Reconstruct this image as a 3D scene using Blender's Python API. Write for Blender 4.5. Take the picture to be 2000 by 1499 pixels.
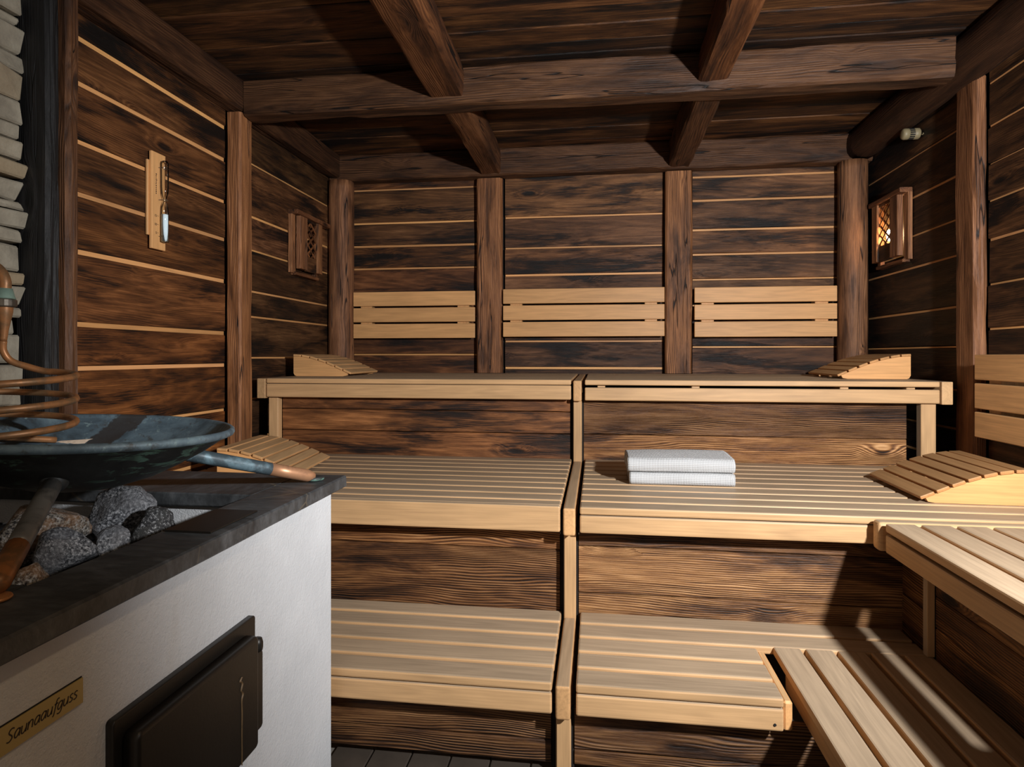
import bpy, bmesh, math, random
from mathutils import Vector, Matrix, noise
for o in list(bpy.data.objects): bpy.data.objects.remove(o)
S = bpy.context.scene
COL = S.collection
R = random.Random(7)
PI = math.pi

# ------------------------------------------------------------------ camera
FPX, YAW, HC = 1222.0, math.radians(7.685), 1.27
cd = bpy.data.cameras.new('camera'); cam = bpy.data.objects.new('camera', cd); COL.objects.link(cam)
cd.sensor_fit = 'HORIZONTAL'; cd.sensor_width = 36.0; cd.lens = 36.0*FPX/2000.0
cd.shift_x = 0.0; cd.shift_y = -(749.5-695.6)/2000.0
cd.clip_start = .02; cd.clip_end = 60
cam.location = (0, 0, HC); cam.rotation_euler = (PI/2, 0, YAW)
S.camera = cam

# ------------------------------------------------------------------ world, lights, exposure
W = bpy.data.worlds.new('world'); S.world = W; W.use_nodes = True
bg = W.node_tree.nodes['Background']; bg.inputs[0].default_value = (1.0, .80, .62, 1); bg.inputs[1].default_value = .22

def aim(o, target):
    d = Vector(target)-o.location
    o.rotation_euler = d.to_track_quat('-Z', 'Y').to_euler()

kd = bpy.data.lights.new('key_lamp', 'SPOT'); key = bpy.data.objects.new('key_lamp', kd); COL.objects.link(key)
key.location = (1.27, .42, 1.72); aim(key, (-.35, 4.4, 1.42))
kd.energy = 445; kd.color = (.97, .985, 1.0); kd.spot_size = math.radians(116); kd.spot_blend = .75; kd.shadow_soft_size = .045
wd = bpy.data.lights.new('warm_lamp', 'SPOT'); wl = bpy.data.objects.new('warm_lamp', wd); COL.objects.link(wl)
wl.location = (.24, .72, 2.2); aim(wl, (-.86, .72, .72))
wd.energy = 11; wd.color = (1.0, .72, .43); wd.spot_size = math.radians(72); wd.spot_blend = .8; wd.shadow_soft_size = .03
S.view_settings.view_transform = 'Standard'; S.view_settings.look = 'None'
S.view_settings.exposure = 0.0; S.view_settings.gamma = 1.0; S.view_settings.use_curve_mapping = False

# ------------------------------------------------------------------ node helpers
class NT:
    def __init__(s, name):
        s.m = bpy.data.materials.new(name); s.m.use_nodes = True
        s.t = s.m.node_tree; s.n = s.t.nodes; s.l = s.t.links; s.n.clear()
        s.out = s.n.new('ShaderNodeOutputMaterial'); s.b = s.n.new('ShaderNodeBsdfPrincipled')
        s.l.new(s.b.outputs[0], s.out.inputs[0])
    def put(s, sock, v):
        if isinstance(v, bpy.types.NodeSocket): s.l.new(v, sock)
        elif v is not None: sock.default_value = v
    def math(s, op, a, b=None, c=None, clamp=False):
        n = s.n.new('ShaderNodeMath'); n.operation = op; n.use_clamp = clamp
        s.put(n.inputs[0], a)
        if b is not None: s.put(n.inputs[1], b)
        if c is not None: s.put(n.inputs[2], c)
        return n.outputs[0]
    def coord(s, kind='Object'):
        return s.n.new('ShaderNodeTexCoord').outputs[kind]
    def vmath(s, op, a, b):
        n = s.n.new('ShaderNodeVectorMath'); n.operation = op; s.put(n.inputs[0], a); s.put(n.inputs[1], b); return n.outputs[0]
    def noise(s, v, scale=1, detail=3, rough=.5, dist=0):
        n = s.n.new('ShaderNodeTexNoise'); s.put(n.inputs['Vector'], v); n.inputs['Scale'].default_value = scale
        n.inputs['Detail'].default_value = detail; n.inputs['Roughness'].default_value = rough; n.inputs['Distortion'].default_value = dist
        return n.outputs[0]
    def voro(s, v, scale=1, feature='F1'):
        n = s.n.new('ShaderNodeTexVoronoi'); n.feature = feature; s.put(n.inputs['Vector'], v); n.inputs['Scale'].default_value = scale
        return n
    def ramp(s, f, stops):
        n = s.n.new('ShaderNodeValToRGB'); s.put(n.inputs[0], f); e = n.color_ramp.elements
        while len(e) < len(stops): e.new(.5)
        for el, (p, c) in zip(e, stops):
            el.position = p; el.color = (c, c, c, 1) if isinstance(c, (int, float)) else (*c, 1)
        return n.outputs[0]
    def smooth(s, v, lo, hi):
        n = s.n.new('ShaderNodeMapRange'); n.interpolation_type = 'SMOOTHSTEP'; s.put(n.inputs[0], v)
        n.inputs[1].default_value = lo; n.inputs[2].default_value = hi
        n.inputs[3].default_value = 0; n.inputs[4].default_value = 1
        return n.outputs[0]
    def mix(s, f, a, b, mode='MIX'):
        n = s.n.new('ShaderNodeMix'); n.data_type = 'RGBA'; n.blend_type = mode
        s.put(n.inputs[0], f)
        for k, v in ((6, a), (7, b)):
            s.put(n.inputs[k], (*v, 1) if isinstance(v, tuple) and len(v) == 3 else v)
        return n.outputs[2]
    def bump(s, h, strength=.3, dist=.004):
        n = s.n.new('ShaderNodeBump'); n.inputs['Strength'].default_value = strength; n.inputs['Distance'].default_value = dist
        s.put(n.inputs['Height'], h); s.l.new(n.outputs[0], s.b.inputs['Normal'])
    def done(s, col, rough=.6, metal=0, spec=.5):
        s.put(s.b.inputs['Base Color'], (*col, 1) if isinstance(col, tuple) and len(col) == 3 else col)
        s.put(s.b.inputs['Roughness'], rough); s.put(s.b.inputs['Metallic'], metal); s.b.inputs['Specular IOR Level'].default_value = spec
        return s.m
    def seeded(s):
        oi = s.n.new('ShaderNodeObjectInfo'); c = s.n.new('ShaderNodeCombineXYZ')
        for i, k in enumerate((91., 37., 53.)): s.put(c.inputs[i], s.math('MULTIPLY', oi.outputs['Random'], k))
        return s.vmath('ADD', s.coord(), c.outputs[0]), oi

def old_wood(name, stops, patch=.34, streak=.34, fine=.30, ring=.08, char=.30, fscale=150., bump=.5, knots=True, base=.44, crack=0., lines=.1, period=.0085):
    t = NT(name); v, oi = t.seeded()
    kn = t.voro(t.vmath('MULTIPLY', v, (2.4, 7., 7.)), 1.0)
    d = kn.outputs['Distance']
    sepc = t.n.new('ShaderNodeSeparateColor'); t.l.new(kn.outputs['Color'], sepc.inputs[0])
    has = t.math('GREATER_THAN', sepc.outputs[0], .70)
    halo = t.math('MULTIPLY', t.math('SUBTRACT', 1.0, t.smooth(d, .0, .40)), has)
    warp = t.noise(t.vmath('MULTIPLY', v, (1.6, 5., 5.)), 1, 2, .5)
    off = t.math('MULTIPLY_ADD', halo, .020, t.math('MULTIPLY', warp, .035))
    cv = t.n.new('ShaderNodeCombineXYZ'); t.put(cv.inputs[1], off); t.put(cv.inputs[2], off)
    w = t.vmath('ADD', v, cv.outputs[0])
    n1 = t.noise(t.vmath('MULTIPLY', v, (.6, 6.0, 6.0)), 1, 2, .45, .2)
    n1 = t.math('MULTIPLY_ADD', halo, .13, n1)
    rg = t.math('POWER', t.math('MULTIPLY_ADD', t.math('SINE', t.math('MULTIPLY', n1, 95.)), .5, .5), 1.6)
    st = t.noise(t.vmath('MULTIPLY', w, (2.2, 34., 34.)), 1, 5, .68)
    sv = t.n.new('ShaderNodeSeparateXYZ'); t.l.new(w, sv.inputs[0])
    lw = t.noise(t.vmath('MULTIPLY', v, (.55, 5.5, 5.5)), 1, 3, .5, .15)
    lw = t.math('MULTIPLY_ADD', halo, .10, lw)
    ph = t.math('MULTIPLY_ADD', t.math('ADD', sv.outputs[1], sv.outputs[2]), 2*PI/period, t.math('MULTIPLY', lw, 46.))
    ln = t.math('MULTIPLY_ADD', t.math('SINE', ph), .5, .5)
    ln = t.math('MULTIPLY', t.math('SUBTRACT', ln, .5), t.smooth(t.noise(t.vmath('MULTIPLY', v, (1.3, 8., 8.)), 1, 3, .5), .30, .62))
    ln = t.math('ADD', ln, .5)
    fi = t.noise(t.vmath('MULTIPLY', w, (7., fscale, fscale)), 1, 4, .65)
    pa = t.noise(t.vmath('MULTIPLY', v, (1.5, 6.5, 6.5)), 1, 5, .6, .5)
    cb = t.noise(t.vmath('MULTIPLY', v, (1.4, 9., 9.)), 1, 5, .6, .5)
    def add(x, n, k): return t.math('MULTIPLY_ADD', t.math('SUBTRACT', n, .5), k*2, x)
    x = add(base, pa, patch); x = add(x, st, streak); x = add(x, fi, fine); x = add(x, rg, ring); x = add(x, ln, lines)
    x = t.math('MULTIPLY_ADD', t.smooth(t.math('ADD', cb, t.math('ADD', t.math('MULTIPLY', t.math('SUBTRACT', fi, .5), .38), t.math('MULTIPLY', t.math('SUBTRACT', ln, .5), .12))), .49, .66), -char, x)
    if knots:
        core = t.math('MULTIPLY', t.math('SUBTRACT', 1.0, t.smooth(d, .05, .15)), has)
        x = t.math('MULTIPLY_ADD', core, -.45, x)
    if crack:
        ck = t.noise(t.vmath('MULTIPLY', w, (.7, 22., 22.)), 1, 2, .4)
        ck = t.math('SUBTRACT', 1.0, t.smooth(t.math('ABSOLUTE', t.math('SUBTRACT', ck, .62)), .0, .012))
        x = t.math('MULTIPLY_ADD', ck, -crack, x)
    c = t.ramp(x, stops)
    c = t.mix(1.0, c, oi.outputs['Color'], 'MULTIPLY')
    t.bump(x, bump, .006)
    return t.done(c, t.math('MULTIPLY_ADD', fi, .25, .48), 0, .35)

DARK = [(0, (.005, .0035, .003)), (.20, (.018, .009, .005)), (.42, (.060, .028, .011)), (.62, (.130, .064, .026)), (.85, (.26, .138, .060)), (1, (.38, .22, .105))]
TAN = [(0, (.010, .005, .003)), (.2, (.045, .021, .009)), (.42, (.15, .075, .031)), (.65, (.31, .178, .080)), (.9, (.47, .305, .16)), (1, (.56, .39, .225))]
HEWN = [(0, (.009, .005, .003)), (.25, (.048, .024, .012)), (.5, (.13, .068, .033)), (.75, (.24, .135, .068)), (1, (.38, .24, .13))]
M = {}
M['dark'] = old_wood('weathered_boards', DARK, patch=.56, streak=.24, fine=.30, ring=.06, char=.52, base=.55, fscale=260., lines=.09)
M['hewn'] = old_wood('hewn_timber', HEWN, patch=.30, streak=.20, fine=.30, ring=.05, char=.30, fscale=210., bump=.8, base=.55, crack=.6, lines=.15, period=.012)
M['black'] = old_wood('charred_timber', [(0, (.004, .004, .004)), (.5, (.014, .013, .013)), (.8, (.036, .031, .028)), (1, (.10, .07, .05))], char=.2, bump=.8, base=.45, crack=.4)
M['tan'] = old_wood('worn_riser_boards', TAN, patch=.38, streak=.26, fine=.34, ring=.06, char=.40, fscale=200., bump=.9, base=.53, lines=.30, period=.0085)

def pale_wood(name, side, top, grain=.10):
    t = NT(name); v, oi = t.seeded()
    n1 = t.noise(t.vmath('MULTIPLY', v, (.8, 9., 9.)), 1, 2, .5, .2)
    ring = t.math('MULTIPLY_ADD', t.math('SINE', t.math('MULTIPLY', n1, 60.)), .5, .5)
    n2 = t.noise(t.vmath('MULTIPLY', v, (4., 160., 160.)), 1, 3, .6)
    n3 = t.noise(t.vmath('MULTIPLY', v, (2.5, 9., 9.)), 1, 4, .6)
    g = t.n.new('ShaderNodeNewGeometry'); vt = t.n.new('ShaderNodeVectorTransform'); vt.vector_type = 'NORMAL'; vt.convert_from = 'WORLD'; vt.convert_to = 'OBJECT'
    t.l.new(g.outputs['True Normal'], vt.inputs[0])
    sp = t.n.new('ShaderNodeSeparateXYZ'); t.l.new(vt.outputs[0], sp.inputs[0])
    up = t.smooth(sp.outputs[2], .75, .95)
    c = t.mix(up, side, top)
    k = t.math('MULTIPLY_ADD', t.math('SUBTRACT', n2, .5), .55, 1.0)
    k = t.math('MULTIPLY_ADD', t.math('SUBTRACT', ring, .5), grain, k)
    k = t.math('MULTIPLY_ADD', t.math('SUBTRACT', n3, .5), .5, k)
    k = t.math('MULTIPLY_ADD', t.math('SUBTRACT', oi.outputs['Random'], .5), .16, k)
    cc = t.n.new('ShaderNodeCombineColor')
    for i in range(3): t.put(cc.inputs[i], k)
    c = t.mix(1.0, c, cc.outputs[0], 'MULTIPLY')
    c = t.mix(1.0, c, oi.outputs['Color'], 'MULTIPLY')
    t.bump(n2, .12, .002)
    return t.done(c, .5, 0, .35)
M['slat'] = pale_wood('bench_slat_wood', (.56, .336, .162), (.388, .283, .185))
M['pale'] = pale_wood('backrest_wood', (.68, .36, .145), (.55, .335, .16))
M['tongue'] = pale_wood('raw_tongue_wood', (.68, .34, .13), (.68, .34, .13))

def plain(name, col, rough=.6, metal=0, bumps=0, bscale=200, var=.15, vscale=8, spec=.5):
    t = NT(name); v = t.coord()
    n = t.noise(v, vscale, 4, .6)
    k = t.math('MULTIPLY_ADD', t.math('SUBTRACT', n, .5), var*2, 1.0)
    cc = t.n.new('ShaderNodeCombineColor')
    for i in range(3): t.put(cc.inputs[i], k)
    c = t.mix(1.0, (*col, 1), cc.outputs[0], 'MULTIPLY')
    if bumps: t.bump(t.noise(v, bscale, 3, .6), bumps, .003)
    return t.done(c, rough, metal, spec)
M['backing'] = plain('dark_backing', (.012, .008, .006), .9)
M['soot'] = plain('soot_black', (.010, .009, .008), .9)

def plaster():
    t = NT('white_plaster'); v = t.coord()
    n = t.noise(v, 5, 5, .6); f = t.noise(v, 190, 3, .65); g = t.noise(t.vmath('MULTIPLY', v, (1, 1, .25)), 9, 3, .5)
    c = t.ramp(n, [(.25, (.58, .59, .605)), (.7, (.68, .69, .705))])
    c = t.mix(t.math('MULTIPLY', t.smooth(g, .62, .78), .25), c, (.55, .50, .42))
    t.bump(t.math('ADD', f, t.math('MULTIPLY', t.noise(v, 60, 2, .5), .6)), .55, .004)
    return t.done(c, .85, 0, .2)
M['plaster'] = plaster()

def slate():
    t = NT('dark_slate'); v = t.coord()
    n = t.noise(t.vmath('MULTIPLY', v, (9., 3.2, 6.)), 1, 6, .65, .6)
    f = t.noise(t.vmath('MULTIPLY', v, (60., 22., 40.)), 1, 4, .6)
    x = t.math('MULTIPLY_ADD', t.math('SUBTRACT', f, .5), .5, n)
    c = t.ramp(x, [(.25, (.018, .020, .022)), (.5, (.050, .053, .056)), (.68, (.088, .094, .100)), (.85, (.17, .175, .18))])
    vein = t.voro(t.vmath('ADD', v, t.vmath('MULTIPLY', (.0, .0, .0), (1, 1, 1))), 3.1, 'DISTANCE_TO_EDGE')
    w = t.math('SUBTRACT', 1.0, t.smooth(vein.outputs['Distance'], .0, .012))
    w = t.math('MULTIPLY', w, t.smooth(t.noise(v, 3, 2, .5), .55, .65))
    c = t.mix(t.math('MULTIPLY', w, .6), c, (.16, .13, .09))
    t.bump(x, .5, .004)
    return t.done(c, .5, 0, .5)
M['slate'] = slate()

def granite(name, a, b, c3):
    t = NT(name); v, oi = t.seeded()
    s1 = t.noise(v, 170, 2, .7); s2 = t.noise(v, 16, 4, .6)
    c = t.ramp(s1, [(.36, (.02, .02, .024)), (.46, a), (.56, b), (.70, (.52, .52, .54))])
    c = t.mix(t.smooth(s2, .42, .58), c, t.mix(.6, c, c3))
    t.bump(t.math('ADD', t.noise(v, 60, 4, .65), t.math('MULTIPLY', s1, .4)), .7, .006)
    return t.done(c, .8, 0, .3)
M['granite'] = granite('grey_granite', (.10, .105, .115), (.23, .235, .25), (.15, .15, .16))
M['brownrock'] = granite('rusty_granite', (.15, .13, .11), (.32, .28, .23), (.26, .13, .055))
M['darkrock'] = granite('dark_basalt', (.035, .035, .037), (.07, .07, .07), (.05, .05, .048))

def patina(inner):
    t = NT('blue_green_copper_patina' if inner else 'blackened_patina'); v = t.coord()
    n = t.noise(v, 9, 6, .65, .5); f = t.noise(v, 42, 5, .65, .3); m = t.noise(v, 4, 3, .55)
    if inner:
        c = t.ramp(n, [(.30, (.040, .052, .062)), (.44, (.085, .125, .155)), (.56, (.135, .195, .235)), (.70, (.21, .30, .33))])
        c = t.mix(t.math('MULTIPLY', t.smooth(f, .54, .68), .75), c, (.065, .062, .055))
        c = t.mix(t.math('MULTIPLY', t.smooth(t.noise(v, 70, 4, .7), .60, .68), .7), c, (.24, .33, .34))
        sp = t.n.new('ShaderNodeSeparateXYZ'); t.l.new(v, sp.inputs[0])
        ang = t.math('ARCTAN2', sp.outputs[1], sp.outputs[0])
        rad = t.math('SQRT', t.math('ADD', t.math('POWER', sp.outputs[0], 2.0), t.math('POWER', sp.outputs[1], 2.0)))
        ang = t.math('ADD', ang, t.math('MULTIPLY', t.math('SUBTRACT', rad, .23), 2.6))
        ang = t.math('MULTIPLY_ADD', t.math('SUBTRACT', f, .5), .22, ang)
        band = t.math('MULTIPLY', t.smooth(ang, 1.96, 1.99), t.math('SUBTRACT', 1.0, t.smooth(ang, 2.22, 2.26)))
        c = t.mix(t.math('MULTIPLY', band, .9), c, (.040, .032, .028))
    else:
        c = t.ramp(n, [(.3, (.014, .015, .015)), (.55, (.034, .038, .038)), (.8, (.075, .088, .090))])
        q = t.noise(t.vmath('MULTIPLY', v, (6., 6., 26.)), 2.2, 5, .7, .6)
        c = t.mix(t.math('MULTIPLY', t.smooth(q, .54, .60), t.smooth(m, .44, .54)), c, (.13, .25, .20))
        t.bump(n, .3, .004)
    return t.done(c, .55, .15, .5)
M['patina'] = patina(True); M['patina_dark'] = patina(False)

def copper(name, base, tarn, lo, hi, metal=.45):
    t = NT(name); v = t.coord(); n = t.noise(v, 14, 5, .65, .4)
    c = t.mix(t.smooth(n, lo, hi), base, tarn)
    return t.done(c, t.math('MULTIPLY_ADD', n, .3, .28), metal, .5)
M['copper'] = copper('tarnished_copper', (.50, .22, .085), (.24, .14, .07), .40, .66, .35)
M['bright_copper'] = copper('bare_copper', (.55, .28, .15), (.24, .13, .08), .48, .70)
M['pipe_patina'] = copper('pipe_patina', (.060, .085, .10), (.15, .23, .27), .46, .64, .15)
M['pipe_grey'] = copper('pipe_grey', (.15, .145, .135), (.06, .06, .058), .46, .66, .15)
M['rust'] = copper('rusty_copper', (.36, .14, .045), (.17, .085, .035), .42, .62, .2)
M['verdigris'] = plain('verdigris', (.22, .33, .27), .7, .1, .2, 90, .4, 40)
M['fitting'] = copper('aged_fitting', (.20, .17, .13), (.09, .08, .065), .45, .6)
M['iron'] = plain('stove_iron', (.020, .017, .014), .42, .35, .06, 140, .35, 6)
M['grate'] = plain('grate_iron', (.035, .040, .046), .5, .5, .1, 80, .3, 12)
M['drip'] = plain('rusty_drip', (.17, .105, .05), .6, 0, .2, 120, .5, 60)
M['brass'] = plain('brass_plate', (.46, .34, .125), .42, .12, .02, 60, .08, 10)
M['ink'] = plain('engraved_ink', (.022, .012, .010), .6)
M['cream'] = plain('cream_plastic', (.27, .215, .12), .5, 0, 0, 1, .1, 20)
M['sand'] = plain('pale_blue_sand', (.74, .86, .92), .8, 0, .15, 300, .05, 50)
M['debris'] = plain('limescale_crust', (.62, .48, .36), .9, 0, .5, 120, .3, 60)
M['tile'] = plain('grey_brown_tile', (.060, .046, .035), .6, 0, .12, 60, .4, 9)
M['grout'] = plain('grout', (.20, .18, .155), .9)

def ledge():
    t = NT('ledger_stone'); v, oi = t.seeded()
    n = t.noise(v, 12, 5, .6); f = t.noise(v, 90, 3, .6)
    c = t.ramp(n, [(.3, (.23, .20, .155)), (.55, (.345, .305, .235)), (.75, (.43, .39, .31))])
    c = t.mix(t.math('MULTIPLY', t.smooth(oi.outputs['Random'], .80, .86), .6), c, (.34, .24, .13))
    t.bump(t.math('ADD', n, t.math('MULTIPLY', f, .4)), .6, .008)
    return t.done(c, .9, 0, .2)
M['ledge'] = ledge()

def towelmat(name, k):
    t = NT(name); uv = t.n.new('ShaderNodeTexCoord').outputs['UV']
    sp = t.n.new('ShaderNodeSeparateXYZ'); t.l.new(uv, sp.inputs[0])
    P = 2*PI/.0066
    wx = t.math('MULTIPLY_ADD', t.math('SINE', t.math('MULTIPLY', sp.outputs[0], P)), .5, .5)
    wy = t.math('MULTIPLY_ADD', t.math('SINE', t.math('MULTIPLY', sp.outputs[1], P)), .5, .5)
    h = t.math('MULTIPLY', t.math('POWER', wx, .5), t.math('POWER', wy, .5))
    c = t.ramp(h, [(.0, (.52*k, .52*k, .52*k)), (.35, (.80*k, .80*k, .795*k)), (1, (.88*k, .88*k, .875*k))])
    t.bump(h, .9, .004)
    t.b.inputs['Sheen Weight'].default_value = .2
    return t.done(c, .95, 0, .1)
M['towel'] = towelmat('waffle_cotton', 1.0)

def emis(name, col, s):
    m = bpy.data.materials.new(name); m.use_nodes = True; n = m.node_tree.nodes; n.clear()
    e = n.new('ShaderNodeEmission'); e.inputs[0].default_value = (*col, 1); e.inputs[1].default_value = s
    o = n.new('ShaderNodeOutputMaterial'); m.node_tree.links.new(e.outputs[0], o.inputs[0]); return m
M['bulb'] = emis('warm_bulb_glow', (1.0, .64, .32), 170)
def glassm():
    m = bpy.data.materials.new('clear_glass'); m.use_nodes = True; n = m.node_tree.nodes; l = m.node_tree.links; n.clear()
    tr = n.new('ShaderNodeBsdfTransparent'); tr.inputs[0].default_value = (.97, .97, .96, 1)
    gl = n.new('ShaderNodeBsdfGlossy'); gl.inputs['Roughness'].default_value = .05
    fr = n.new('ShaderNodeFresnel'); fr.inputs[0].default_value = 1.5
    mx = n.new('ShaderNodeMixShader'); o = n.new('ShaderNodeOutputMaterial')
    l.new(fr.outputs[0], mx.inputs[0]); l.new(tr.outputs[0], mx.inputs[1]); l.new(gl.outputs[0], mx.inputs[2]); l.new(mx.outputs[0], o.inputs[0]); return m
M['glass'] = glassm()

# ------------------------------------------------------------------ object helpers
def new(name, me, mat=None, parent=None, loc=None, rot=None, smooth=False):
    o = bpy.data.objects.new(name, me); COL.objects.link(o)
    if mat is not None and me is not None and not me.materials: me.materials.append(M[mat] if isinstance(mat, str) else mat)
    if parent is not None: o.parent = parent
    if loc is not None: o.location = loc
    if rot is not None: o.rotation_euler = rot
    if smooth and me is not None: me.polygons.foreach_set('use_smooth', [True]*len(me.polygons))
    return o
def tag(o, label, cat, group=None):
    o['label'] = label; o['category'] = cat
    if group: o['group'] = group
    return o
def thing(name, label, cat, group=None, loc=(0, 0, 0), rz=0):
    o = new(name, None); o.location = loc; o.rotation_euler = (0, 0, rz); o.empty_display_size = .05
    return tag(o, label, cat, group)
def struct(o): o['kind'] = 'structure'; return o
def lab(o, s): o['label'] = s; return o

def mk(name, v, f):
    me = bpy.data.meshes.new(name); me.from_pydata(v, [], f); me.update(); return me
_bc = {}
def bevbox(sx, sy, sz, c=.004, seg=1, mat=None):
    """box centred on the origin with rounded edges; shared between equal pieces"""
    k = (round(sx, 4), round(sy, 4), round(sz, 4), c, seg, mat)
    if k in _bc: return _bc[k]
    bm = bmesh.new(); bmesh.ops.create_cube(bm, size=1); bmesh.ops.scale(bm, vec=(sx, sy, sz), verts=bm.verts)
    if c: bmesh.ops.bevel(bm, geom=list(bm.edges), offset=c, segments=seg, affect='EDGES', profile=.5)
    me = bpy.data.meshes.new('board'); bm.to_mesh(me); bm.free()
    if mat: me.materials.append(M[mat])
    _bc[k] = me; return me
ROT = {'X': (0, 0, 0), 'Y': (0, 0, PI/2), 'Z': (0, -PI/2, 0)}
def dims(x, y, z, ax):
    a, b, c = x[1]-x[0], y[1]-y[0], z[1]-z[0]
    return {'X': (a, b, c), 'Y': (b, a, c), 'Z': (c, b, a)}[ax]
def mid(x, y, z): return ((x[0]+x[1])/2, (y[0]+y[1])/2, (z[0]+z[1])/2)
def rel(p, parent):
    return (p[0]-parent.location[0], p[1]-parent.location[1], p[2]-parent.location[2]) if parent is not None and parent.parent is None else p
def box(name, parent, x, y, z, ax, mat, c=.004, seg=2, tint=None):
    """clean machined piece between world limits; local X runs along its length; parents are unrotated roots"""
    d = dims(x, y, z, ax)
    o = new(name, bevbox(*d, min(c, min(d)*.3), seg, mat), None, parent, rel(mid(x, y, z), parent), ROT[ax])
    if tint: o.color = (*tint, 1)
    return o
def rough(name, parent, x, y, z, ax, mat, c=.004, wob=.002, seg=10, tint=(1, 1, 1), cx=False):
    """old board: chamfered section swept along its length with small edge waviness"""
    L, w, h = dims(x, y, z, ax); sd = R.random()*100
    sec = [(-w/2+c, -h/2), (w/2-c, -h/2), (w/2, -h/2+c), (w/2, h/2-c), (w/2-c, h/2), (-w/2+c, h/2), (-w/2, h/2-c), (-w/2, -h/2+c)]
    v = []; f = []
    for i in range(seg+1):
        t = -L/2+L*i/seg
        for k, (a, b) in enumerate(sec):
            n = noise.noise((sd+t*3.1, k*1.7+sd, .3))*wob; m = noise.noise((sd-t*2.3, k*2.9, sd))*wob
            v.append((t, a+n, b+m))
    for i in range(seg):
        for k in range(8):
            f.append((i*8+k, i*8+(k+1) % 8, i*8+8+(k+1) % 8, i*8+8+k))
    f.append(tuple(range(7, -1, -1))); f.append(tuple(range(seg*8, seg*8+8)))
    o = new(name, mk(name, v, [q[::-1] for q in f]), mat, parent, rel(mid(x, y, z), parent), ROT[ax])
    o.color = (*tint, 1); return o
def log(name, x, y, z, ax, mat, power=6., wob=.008, n=20, seg=28, tint=(1, 1, 1), parent=None, wane=.012):
    """hewn timber (flat faces, waney edges) or round log, swept with hand-cut unevenness"""
    L, w, h = dims(x, y, z, ax); sd = R.random()*100; v = []; f = []
    if power < 4:
        prof = []
        for k in range(n):
            a = 2*PI*k/n+PI/n; ca, sa = math.cos(a), math.sin(a)
            r = (abs(ca)**power+abs(sa)**power)**(-1/power); prof.append((ca*r*w/2, sa*r*h/2, ca, sa))
    else:
        prof = []; c = min(wane, w*.25, h*.25); a, b = w/2, h/2; K = 4
        for (p, q) in (((a, -b+c), (a, b-c)), ((a-c, b), (-a+c, b)), ((-a, b-c), (-a, -b+c)), ((-a+c, -b), (a-c, -b))):
            for i in range(K+1):
                u = i/K; X, Y = p[0]+(q[0]-p[0])*u, p[1]+(q[1]-p[1])*u
                prof.append((X, Y, X/a, Y/b))
    n = len(prof)
    for i in range(seg+1):
        t = -L/2+L*i/seg
        bx = noise.noise((sd, t*.9, 1.1))*wob*.5; by = noise.noise((sd+9, t*.9, 4.1))*wob*.5
        for X, Y, ca, sa in prof:
            corner = abs(ca*sa) if power >= 4 else .4
            k = 1-(abs(noise.noise((sd+t*1.7, ca*1.4, sa*1.4)))*.6+max(0, noise.noise((sd+t*5., ca*2, sa*2)))*corner*.9)*wob/(min(w, h)*.5)
            v.append((t, X*k+bx, Y*k+by))
    for i in range(seg):
        for k in range(n):
            f.append((i*n+k, i*n+n+k, i*n+n+(k+1) % n, i*n+(k+1) % n))
    f.append(tuple(range(n))); f.append(tuple(range(seg*n+n-1, seg*n-1, -1)))
    me = mk(name, v, [q[::-1] for q in f])
    o = new(name, me, mat, parent, rel(mid(x, y, z), parent), ROT[ax], smooth=power < 4)
    for p in me.polygons[-2:]: p.use_smooth = False
    o.color = (*tint, 1); return o
def tube(pts, rad, n=12, cap=True):
    pts = [Vector(p) for p in pts]; v = []; f = []; N = len(pts)
    rad = rad if isinstance(rad, (list, tuple)) else [rad]*N
    tg = [(pts[min(i+1, N-1)]-pts[max(i-1, 0)]).normalized() for i in range(N)]
    u = tg[0].orthogonal().normalized()
    for i in range(N):
        u = (u-tg[i]*u.dot(tg[i])).normalized(); w = tg[i].cross(u)
        for k in range(n):
            a = 2*PI*k/n; v.append(tuple(pts[i]+(u*math.cos(a)+w*math.sin(a))*rad[i]))
    for i in range(N-1):
        for k in range(n): f.append((i*n+k, i*n+(k+1) % n, i*n+n+(k+1) % n, i*n+n+k))
    if cap: f.append(tuple(range(n-1, -1, -1))); f.append(tuple(range((N-1)*n, N*n)))
    return mk('tube', v, f)
def catmull(P, k=8):
    P = [Vector(p) for p in P]; out = []
    for i in range(len(P)-1):
        a = P[max(i-1, 0)]; b = P[i]; c = P[i+1]; d = P[min(i+2, len(P)-1)]
        for j in range(k):
            t = j/k; out.append(.5*((2*b)+(c-a)*t+(2*a-5*b+4*c-d)*t*t+(3*b-a-3*c+d)*t**3))
    out.append(P[-1]); return out
def lathe(prof, n=64):
    v = []; f = []; m = len(prof)
    for k in range(n):
        a = 2*PI*k/n
        for r, z in prof: v.append((r*math.cos(a), r*math.sin(a), z))
    for k in range(n):
        for j in range(m-1):
            f.append((k*m+j, ((k+1) % n)*m+j, ((k+1) % n)*m+j+1, k*m+j+1))
    return mk('lathe', v, f)
def prism(poly, t):
    """polygon in local XZ extruded by thickness t along local Y"""
    n = len(poly); v = [(a, -t/2, b) for a, b in poly]+[(a, t/2, b) for a, b in poly]
    f = [tuple(range(n)), tuple(range(2*n-1, n-1, -1))]+[(i, n+i, n+(i+1) % n, (i+1) % n) for i in range(n)]
    return mk('prism', v, f)

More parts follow.
